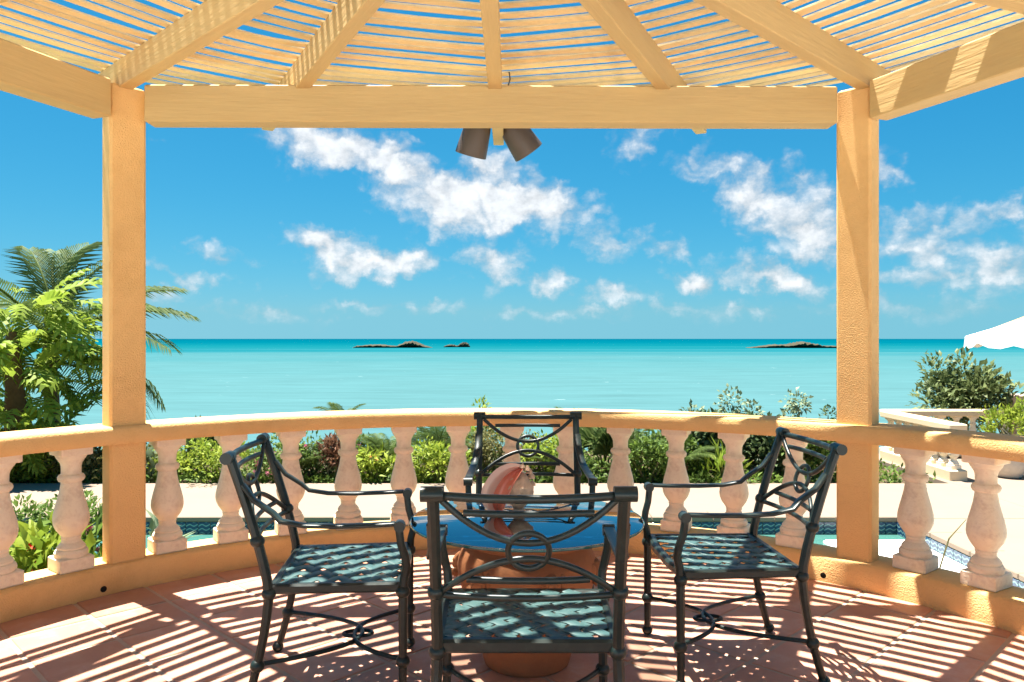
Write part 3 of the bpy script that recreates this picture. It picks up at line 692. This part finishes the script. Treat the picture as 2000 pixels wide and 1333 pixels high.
def frond_mesh(L_, rise, droop, nl, ll, seed, width=1.0, lt=.011):
    """pinnate palm frond along +Y local, arching; leaflets hang in two rows"""
    rg = np.random.default_rng(seed); mb = MB()
    def P(s): return Vector((.03*math.sin(3*s+seed), L_*s*(1-.12*s*droop), rise*L_*s-droop*L_*.75*s*s))
    ss = np.linspace(0, 1, 14); mb.tube([P(s) for s in ss], [.016*(1-.85*s)+.002 for s in ss], 6)
    nrach = len(mb.v); tint = [.75]*nrach
    for i in range(nl):
        s = .12+.88*i/(nl-1); p = P(s); t = (P(min(1, s+.02))-P(s-.02)).normalized()
        for sd in (-1, 1):
            ln = ll*(math.sin(math.pi*(.12+.80*s))**.7)*rg.uniform(.85, 1.1); side = t.cross(Vector((0, 0, 1))).normalized()*sd
            up = side.cross(t)*sd
            d = (side*(.85*width)+t*(.55+.5*s)+Vector((0, 0, .22-.1*rg.random()))).normalized()
            q0, q1 = p, p+d*ln*.5; q2 = q1+(d+Vector((0, 0, -.55-.3*rg.random()))).normalized()*ln*.5
            w = t*lt; vs = [q0-w*.4, q0+w*.4, q1+w*.7+Vector((0, 0, .004)), q1-w*.7, q2]
            mb.add(vs, [(0, 1, 2, 3), (3, 2, 4)]); tint += [float(rg.random()*.8)]*5
    me = mb.mesh('frond', smooth=False); a = me.attributes.new('tint', 'FLOAT', 'POINT'); a.data.foreach_set('value', tint); return me
FR = [frond_mesh(1, .55, .55, 40, .36, 1), frond_mesh(1, .75, .75, 40, .36, 2), frond_mesh(1, .35, .55, 40, .36, 3), frond_mesh(1, .2, .5, 40, .36, 5)]
def palm(name, label, pos, trunk_h, L_, fronds, group=None, mat_=None, tr=.07):
    root = empty(name, pos, label=label, cat='palm', group=group)
    zs = np.linspace(-.1, trunk_h, 9)
    MB().tube([(.02*math.sin(3*z), 0, z) for z in zs], [tr*(1.1-.2*k/8)*(1+.08*(k % 2)) for k in range(9)], 10).build('trunk', M['bark'], root)
    for (az, pitch, ln, kind) in fronds:
        o = link('frond', FR[kind], mat_ or M['g_palm'], root, (0, 0, trunk_h)); o.rotation_euler = (R(pitch), 0, R(-az)); o.scale = (L_*ln,)*3
    return root
def fan_palm(name, label, pos, n, size, seed, group=None):
    rg = np.random.default_rng(seed); root = empty(name, pos, label=label, cat='palm', group=group)
    MB().tube([(0, 0, -.1), (0, 0, .1)], [.06, .04], 8).build('trunk', M['bark'], root)
    for k in range(n):
        mb = MB(); tint = []; az = rg.uniform(0, 360); pit = rg.uniform(15, 80); pl = size*rg.uniform(.6, 1)
        mb.tube([(0, 0, 0), (0, pl*.5, .02), (0, pl, 0)], .006, 5); tint += [.5]*15
        for i in range(15):
            g = R(-95+190*i/14); d = Vector((math.sin(g), math.cos(g), 0)); ln = size*.62*(.75+.25*math.cos(g)); s = Vector((d.y, -d.x, 0))
            b = Vector((0, pl, 0)); m1 = b+d*ln*.55+Vector((0, 0, .02)); tp = b+d*ln+Vector((0, 0, -.10*size))
            mb.add([b, m1+s*.022*size*1.6, tp, m1-s*.022*size*1.6], [(0, 1, 2), (0, 2, 3)]); tint += [float(rg.random())]*4
        me = mb.mesh('fan_leaf', smooth=False); a = me.attributes.new('tint', 'FLOAT', 'POINT'); a.data.foreach_set('value', tint[:len(me.vertices)])
        o = link('fan_leaf', me, M['g_palm'], root, (0, 0, .08)); o.rotation_euler = (R(pit), 0, R(az))
    return root
ZG = ZD-.05
def ground_at(x, Y, z=ZG): return (CX+(x-1000)/F*Y, Y, z)
# --- coconut palm on the left
palm('coconut_palm', 'tall feathery coconut palm behind the split-leaf plant, fronds crossing the ochre post', ground_at(100, 11.2), 1.8, 1.85,
     [(-25, 42, 1, 1), (8, 48, 1.0, 1), (35, 36, 1, 1), (68, 16, 1.05, 0), (85, 2, 1.1, 0), (100, -12, 1.05, 0), (110, -28, 1.1, 2), (70, -30, 1.0, 2), (-70, 10, 1, 0), (-100, -5, 1, 2), (150, 5, 1, 0), (190, 20, 1, 0), (230, 0, 1, 2), (50, 55, .9, 1), (-50, 50, .9, 1), (130, -25, 1, 2), (20, 10, 1, 0)], tr=.1)
# --- split-leaf philodendron tree
def lobed_leaf(seed):
    rg = np.random.default_rng(seed); mb = MB(); tint = []
    mb.tube([(0, -.55, -.12), (0, -.25, -.02), (0, 0, 0)], .012, 5); tint += [.6]*15
    mid = [(0, 1.0*s, .05*math.sin(math.pi*s)-.18*s*s) for s in np.linspace(0, 1, 8)]
    for i in range(7):
        a, b = Vector(mid[i]), Vector(mid[i+1]); tv = float(.35+.5*rg.random())
        for sd in (-1, 1):
            s = i/6; ln = .48*math.sin(math.pi*(.22+.68*(1-s)))**.8*rg.uniform(.85, 1.15); g = R(72-52*s)
            d = Vector((sd*math.sin(g), math.cos(g), 0)); c = (a+b)/2
            t1 = c+d*ln*.55+Vector((0, .05, .03)); tip = c+d*ln+Vector((0, 0, -.10-.06*rg.random())); w = Vector((-d.y, d.x, 0))*sd*.055
            mb.add([a, b, t1+w, tip, t1-w], [(0, 1, 2, 4), (4, 2, 3)] if sd > 0 else [(4, 2, 1, 0), (3, 2, 4)]); tint += [tv, tv, tv, tv*.8+.2, tv]
    me = mb.mesh('leaf', smooth=False); a = me.attributes.new('tint', 'FLOAT', 'POINT'); a.data.foreach_set('value', tint); return me
LV = [lobed_leaf(k) for k in range(4)]
ph = empty('philodendron', ground_at(30, 9.9), label='lime green split-leaf philodendron with a shaggy brown trunk', cat='plant')
MB().tube([(-.05, 0, -.1), (-.02, 0, .25), (.05, 0, .6), (.0, 0, 1.0), (-.05, 0, 1.9)], [.22, .20, .17, .12, .06], 12).build('trunk', M['dryhusk'], ph)
rg = np.random.default_rng(5)
for k in range(190):
    h = rg.uniform(.3, 2.5); az = rg.uniform(0, 360); pit = rg.uniform(-50, 45)
    o = link('leaf', LV[k % 4], M['g_phil'], ph, (0, 0, h)); rr = .5*rg.uniform(.4, 1.25)
    o.location = (rr*math.sin(R(az))*1.2, rr*math.cos(R(az)), h); o.rotation_euler = (R(pit), rg.normal()*.25, R(-az)); s = rg.uniform(.36, .60); o.scale = (s, s, s)
# --- garden beyond the deck, left to right
Y1, Y2, Y3 = 9.62, 10.2, 11.0
GA = 'shrubs in the bed beyond the deck'
def S(name, label, x, Y, w, h, n, leaf, m, **kw):
    r = w/F*Y/2; return shrub(name, label, kw.pop('cat', 'shrub'), ground_at(x, Y), (r, r*.8, h/2), n, leaf, m, group=GA, seed=abs(int(x*7+Y*10)), **kw)
S('agave', 'small blue-green rosette plant at the deck edge beside the ochre post', 303, Y1, 60, .42, 90, .20, M['g_pale'], lw=.25, clumps=4, upright=1.2)
S('ginger_plant', 'dark broad-leaved plant behind the yellow-green bush', 395, Y2, 110, .42, 60, .42, M['g_dark'], lw=.35, clumps=8, upright=1.6)
S('bush', 'fine-leaved yellow-green bush beside the dark broad-leaved plant', 440, Y1, 150, .55, 1500, .06, M['g_lime'], clumps=18, flower=M['f_pink'], nf=3)
S('bush', 'mid green bush dotted with pink blossoms', 555, Y1, 150, .62, 1500, .065, M['g_mid'], clumps=18, flower=M['f_pink'], nf=26)
S('croton', 'bronze-red leaved croton among green bushes', 648, Y1, 95, .66, 700, .085, M['g_red'], lw=.35, clumps=14, upright=.8)
S('bush', 'pale pink flowering bush beside the bronze croton', 690, Y2, 100, .6, 800, .07, M['g_mid'], clumps=12, flower=M['f_pink'], nf=22)
S('bush', 'bright broad-leaved bush under the first arching date palm', 735, Y1, 120, .42, 500, .12, M['g_lime'], lw=.3, clumps=12, flower=M['f_orange'], nf=5)
S('bush', 'lime green bush under the second arching date palm', 850, Y1, 140, .50, 1500, .07, M['g_lime'], clumps=16)
S('bush', 'olive wind-blown shrub beside the yellowish shrub near the far chair', 965, Y2, 130, .62, 1300, .06, M['g_olive'], clumps=16)
S('bush', 'yellowish shrub between the far chair and the second date palm', 945, Y3, 90, .85, 900, .08, M['g_lime'], clumps=12)
S('bush', 'low olive shrub seen through the far chair back', 1050, Y2, 110, .55, 900, .06, M['g_olive'], clumps=12)
S('bush', 'mid green shrub beside the fan palm, toward the far chair', 1120, Y1, 100, .45, 900, .065, M['g_mid'], clumps=12)
S('bush', 'leafy shrub with a yellow tinge near the red hibiscus', 1265, Y1, 130, .60, 1300, .075, M['g_mid'], clumps=16)
S('hibiscus', 'hibiscus shrub carrying red blossoms', 1310, Y2, 110, .78, 1000, .08, M['g_mid'], clumps=14, flower=M['f_red'], nf=3)
S('bush', 'dense dark sea-grape bush behind the lime bromeliad', 1400, Y2, 170, .85, 2200, .085, M['g_dark'], lw=.7, clumps=22)
S('bromeliad', 'lime green strap-leaved bromeliad at the deck edge', 1408, Y1-.1, 110, .40, 80, .26, M['g_lime'], lw=.16, clumps=5, upright=1.0, cat='plant')
S('bush', 'dark bush behind the palm-facing chair beside the post', 1510, Y2, 180, .85, 2200, .085, M['g_dark'], lw=.65, clumps=22)
S('bush', 'green shrub against the umbrella-side ochre post', 1600, Y1+.1, 130, .75, 1500, .08, M['g_mid'], clumps=16)
S('bush', 'low grey-green shrub with sparse sprigs peering over the rail', 1355, Y3, 110, .92, 500, .075, M['g_pale'], lw=.6, clumps=10, stems=9)
S('bush', 'taller grey-green shrub peering over the rail with two round seed heads', 1455, Y3, 130, 1.02, 600, .075, M['g_pale'], lw=.6, clumps=10, stems=9)
S('bush', 'slim upright grey-green shrub peering over the rail beside the post', 1542, Y3, 90, 1.04, 500, .075, M['g_pale'], lw=.6, clumps=9, stems=9)
S('bush', 'small dark shrub peering over the rail against the umbrella-side post', 1625, Y3, 60, .92, 300, .075, M['g_dark'], lw=.6, clumps=7, stems=7)
S('bush', 'dry grassy shrub beside the palm-side post', 240, Y1, 110, .5, 900, .06, M['g_olive'], clumps=12)
FILL = [(330, 'low lime groundcover bush near the palm-side post', 'g_lime'), (490, 'rounded green bush between the yellow-green and pink-dotted bushes', 'g_mid'), (605, 'dark green bush behind the bronze croton', 'g_dark'),
        (790, 'green bush between the two arching date palms', 'g_mid'), (905, 'olive-green bush beside the far chair, palm side', 'g_olive'), (1010, 'low green bush hidden behind the far chair', 'g_mid'),
        (1085, 'small lime bush seen under the far chair arm', 'g_lime'), (1215, 'green bush between the fan palm and the hibiscus', 'g_mid'), (1345, 'small green bush below the sea-grape', 'g_mid'), (1465, 'green bush between the two dark sea-grape bushes', 'g_mid'), (1560, 'low olive bush near the umbrella-side post', 'g_olive'), (1680, 'green bush hidden behind the umbrella-side post', 'g_mid')]
for k, (x, lab, mm) in enumerate(FILL[::2]):
    S('bush', lab, x, Y1+.25+.1*(k % 3), 135, .36+.08*(k % 4), 1300, .07, M[mm], clumps=18)
for x, lab, mm, h in ((-20, 'leafy green bush at the foot of the shaggy philodendron trunk', 'g_mid', .6), (75, 'lime bush at the foot of the coconut palm', 'g_lime', .5), (160, 'olive bush between the coconut palm and the ochre post', 'g_olive', .55)):
    S('bush', lab, x, Y1, 150, h, 1500, .08, M[mm], clumps=20)
# low leafy groundcover over the bed
gn = 14000; rg = np.random.default_rng(21)
B = np.stack([rg.uniform(-9, 5.3, gn), DY+.06+2.6*rg.random(gn)**1.8, ZG+rg.random(gn)*.10], 1)
tag(link('groundcover', leafmesh('groundcover', B, rg.normal(size=(gn, 3))+np.array([0, -.2, .9]), rg.normal(size=(gn, 3))*.5+np.array([0, 0, 1.]), rg.uniform(.05, .11, gn), rg.uniform(.025, .045, gn), rg.random(gn)), M['g_mid']), 'low green groundcover filling the bed beyond the deck', 'groundcover', kind='stuff')
GP = 'small palms in the bed beyond the deck'
def ring(n, pit, ln, k0=0): return [(360*i/n+k0, pit+((i*37) % 17-8), ln*(1+.12*((i*53) % 7-3)/3), i % 3) for i in range(n)]
palm('date_palm', 'arching silver-green date palm above the bright broad-leaved bush', ground_at(752, Y2), .20, .60, ring(17, 18, 1)+ring(7, 34, .75, 20), GP, tr=.06)
palm('date_palm', 'arching date palm above the lime bush, its tips over the rail', ground_at(858, Y2+.1), .26, .60, ring(17, 16, 1)+ring(8, 45, .95, 20), GP, tr=.06)
palm('date_palm', 'date palm with tips just above the rail behind the bronze croton', ground_at(672, Y3), .52, .5, ring(13, 20, 1)+ring(6, 45, .9, 15), GP, tr=.06)
palm('date_palm', 'wispy date palm beside the fan palm', ground_at(1128, Y3-.2), .35, .6, ring(13, 20, 1)+ring(6, 52, .9, 11), GP, tr=.05)
palm('date_palm', 'small silvery palm below the red hibiscus blossom', ground_at(1335, Y1+.2), .22, .5, ring(12, 14, 1), GP, tr=.05)
palm('date_palm', 'spiky low palm at the deck edge among the pink-dotted bushes', ground_at(598, Y1+.1), .12, .42, ring(12, 30, 1), GP, tr=.04)
palm('date_palm', 'young spiky palm between the far chair and the fan palm', ground_at(1085, Y1+.1), .14, .42, ring(12, 34, 1), GP, tr=.04)
palm('date_palm', 'feathery palm between the hibiscus and the fan palm', ground_at(1238, Y2), .26, .52, ring(13, 24, 1)+ring(6, 50, .9, 9), GP, tr=.05)
fan_palm('fan_palm', 'fan palm with stiff folded leaves near the far chair', ground_at(1180, Y2), 22, .52, 4, GP)
# --- far right terrace
bp_ = at(1872, 797, 12.5)
shrub('sea_grape', 'big rounded sea-grape bush behind the far balustrade', 'shrub', (bp_.x, 12.5, -.5), (.78, .7, .70), 3200, .12, M['g_grape'], lw=.5, clumps=34, seed=3, stems=16, upright=.5)
# far balustrade, two straight runs meeting at a corner
def run(p, q, n, name, label, wall=0):
    p, q = Vector(p), Vector(q); d = q-p; ln = d.length; a = math.atan2(d.y, d.x); root = empty(name, (p+q)/2, a, label=label, cat='balustrade', group='cream balustrades of the lower terrace')
    MB().bevbox((0, 0, .655), (ln, .22, .09), .012).build('top_rail', M['cream'], root)
    MB().bevbox((0, 0, .07-wall/2), (ln, .22, .12+wall), .012).build('base_curb', M['cream'], root)
    for i in range(n):
        o = link('baluster', fbm, M['coral'], root, ((i+.5)/n*ln-ln/2, 0, .13))
    return root
fb_ = MB(); k = .48/(ZR0-ZC)
fbm = bm_.copy(); fbm.materials.clear(); fbm.transform(Matrix.Scale(k, 4))
run((5.62, 11.46, ZD), (11.0, 11.46, ZD), 22, 'balustrade', 'far cream balustrade running below the sea-grape bush')
run((5.62, 9.5, ZD), (5.62, 11.32, ZD), 8, 'balustrade', 'cream balustrade coming forward beside the terrace pot', .1)
# pot with lime shrub
pp = Vector((6.42, 9.8, ZD)); pot = empty('plant_pot', pp, label='round cream jar standing on the lower terrace', cat='pot')
MB().lathe([(.13, 0), (.15, .01), (.20, .10), (.225, .20), (.215, .29), (.17, .35), (.15, .37), (.165, .39), (.17, .41), (.14, .41), (.135, .36)], n=32, cap=False).build('jar', M['pot'], pot)
MB().lathe([(.001, .36), (.137, .36)], n=20, cap=False).build('potting_soil', M['soil'], pot)
shrub('potted_shrub', 'airy lime shrub growing out of the round cream jar', 'shrub', pp+Vector((.12, 0, .36)), (.36, .3, .30), 1300, .07, M['g_lime'], lw=.35, clumps=16, seed=8, upright=1.0, stems=12)
slab('garden_wall', 8.0, 12, 12.1, 12.4, -.9, .42, M['path'], label='pale pink garden wall beyond the terrace', cat='wall')
# parasol
um = empty('parasol', (7.95, 10.6, ZD), label='white canvas parasol with scalloped valance above the lower terrace', cat='parasol')
MB().tube([(0, 0, .05), (0, 0, 2.45)], .025, 12).build('pole', M['wood'], um)
MB().lathe([(.28, 0), (.28, .05), (.10, .07), (.04, .10), (.04, .25)], n=24).build('base', M['lamp'], um)
def canopy():
    n = 8; seg = 6; rr = 1.42; rings = [0, .25, .5, .75, 1]; vs = []; fs = []
    def pt(s, i, dz=0):
        a = 2*math.pi*i/(n*seg); ph_ = (i % seg)/seg; rad = rr*s*(1-.035*math.sin(math.pi*ph_)); return (rad*math.cos(a), rad*math.sin(a), 2.40-.60*s-.035*s*math.sin(math.pi*ph_)-.05*math.sin(math.pi*s)+dz)
    m = n*seg
    for s in rings[1:]:
        for i in range(m): vs.append(pt(s, i))
    for i in range(m): q = pt(1, i); vs.append((q[0]*1.012, q[1]*1.012, q[2]-.10-.055*abs(math.sin(math.pi*2*(i % seg)/seg))))
    vs.append((0, 0, 2.42)); top = len(vs)-1
    for i in range(m): fs.append((i, (i+1) % m, top))
    for k in range(4):
        for i in range(m): fs.append((k*m+i, (k+1)*m+i, (k+1)*m+(i+1) % m, k*m+(i+1) % m))
    return vs, fs
MB().add(*canopy()).build('canopy', M['white'], um, sharp=60)
for i in range(8):
    a = 2*math.pi*i/8; MB().tube([(0, 0, 2.36), (1.38*math.cos(a), 1.38*math.sin(a), 1.775)], .009, 6).build('rib', M['wood'], um)
# --- planting near the gazebo
GN = 'plants around the gazebo'
def near(name, label, x, y, Y, w, n, leaf, m, h, lw=.45, **kw):
    p = at(x, y, Y); shrub(name, label, kw.pop('cat', 'shrub'), (p.x, Y, ZD-.01), (w/2, w/2, h/2), n, leaf, m, lw=lw, group=GN, seed=int(x+y), **kw)
near('croton', 'glossy yellow-green croton bush with red tips behind the palm-side balusters', 60, 1090, 4.75, .95, 520, .13, M['g_lime'], .50, clumps=18, flower=M['f_red'], nf=10, upright=.5)
near('bush', 'feathery green bush behind the palm-side balusters, above the croton', 70, 990, 5.5, .9, 1500, .06, M['g_mid'], .66, clumps=16)
near('plumeria', 'plumeria with long glossy leaves and pink blossoms beside the ochre post', 180, 1030, 5.2, .42, 70, .22, M['g_mid'], .75, lw=.33, clumps=6, upright=.9, flower=M['f_pink'], nf=7)
near('plumeria', 'small pale-leaved plumeria beside the palm-side ochre post', 305, 1050, 5.4, .34, 40, .16, M['g_pale'], .45, lw=.33, clumps=4, upright=1.0)
for x, y, Y, w in ((1733, 1075, 4.9, .22), (1830, 1100, 4.75, .34), (1885, 1095, 4.6, .30), (1955, 1110, 4.4, .22)):
    p = at(x, y, Y); shrub('seedling', {1733: 'tiny lime seedling in the gap beside the umbrella-side post', 1830: 'leafy lime plant with a long bare stalk at the white shelf', 1885: 'lime plant between the two umbrella-side balusters', 1955: 'lime sprig behind the last umbrella-side baluster'}[x], 'plant', (p.x, Y, ZW+.02), (w/2, w/2, .22), int(w*500), .07, M['g_lime'], lw=.4, group=GN, seed=x, clumps=6, upright=.8)
p = at(1828, 1090, 4.75)
tag(MB().tube([(p.x, 4.75, ZW), (p.x+.02, 4.74, -.1), (p.x+.07, 4.73, .08), (p.x+.17, 4.72, .20)], [.007, .006, .005, .002], 6).build('stalk', M['stem']), 'thin bare brown stalk bending over the white shelf', 'plant')
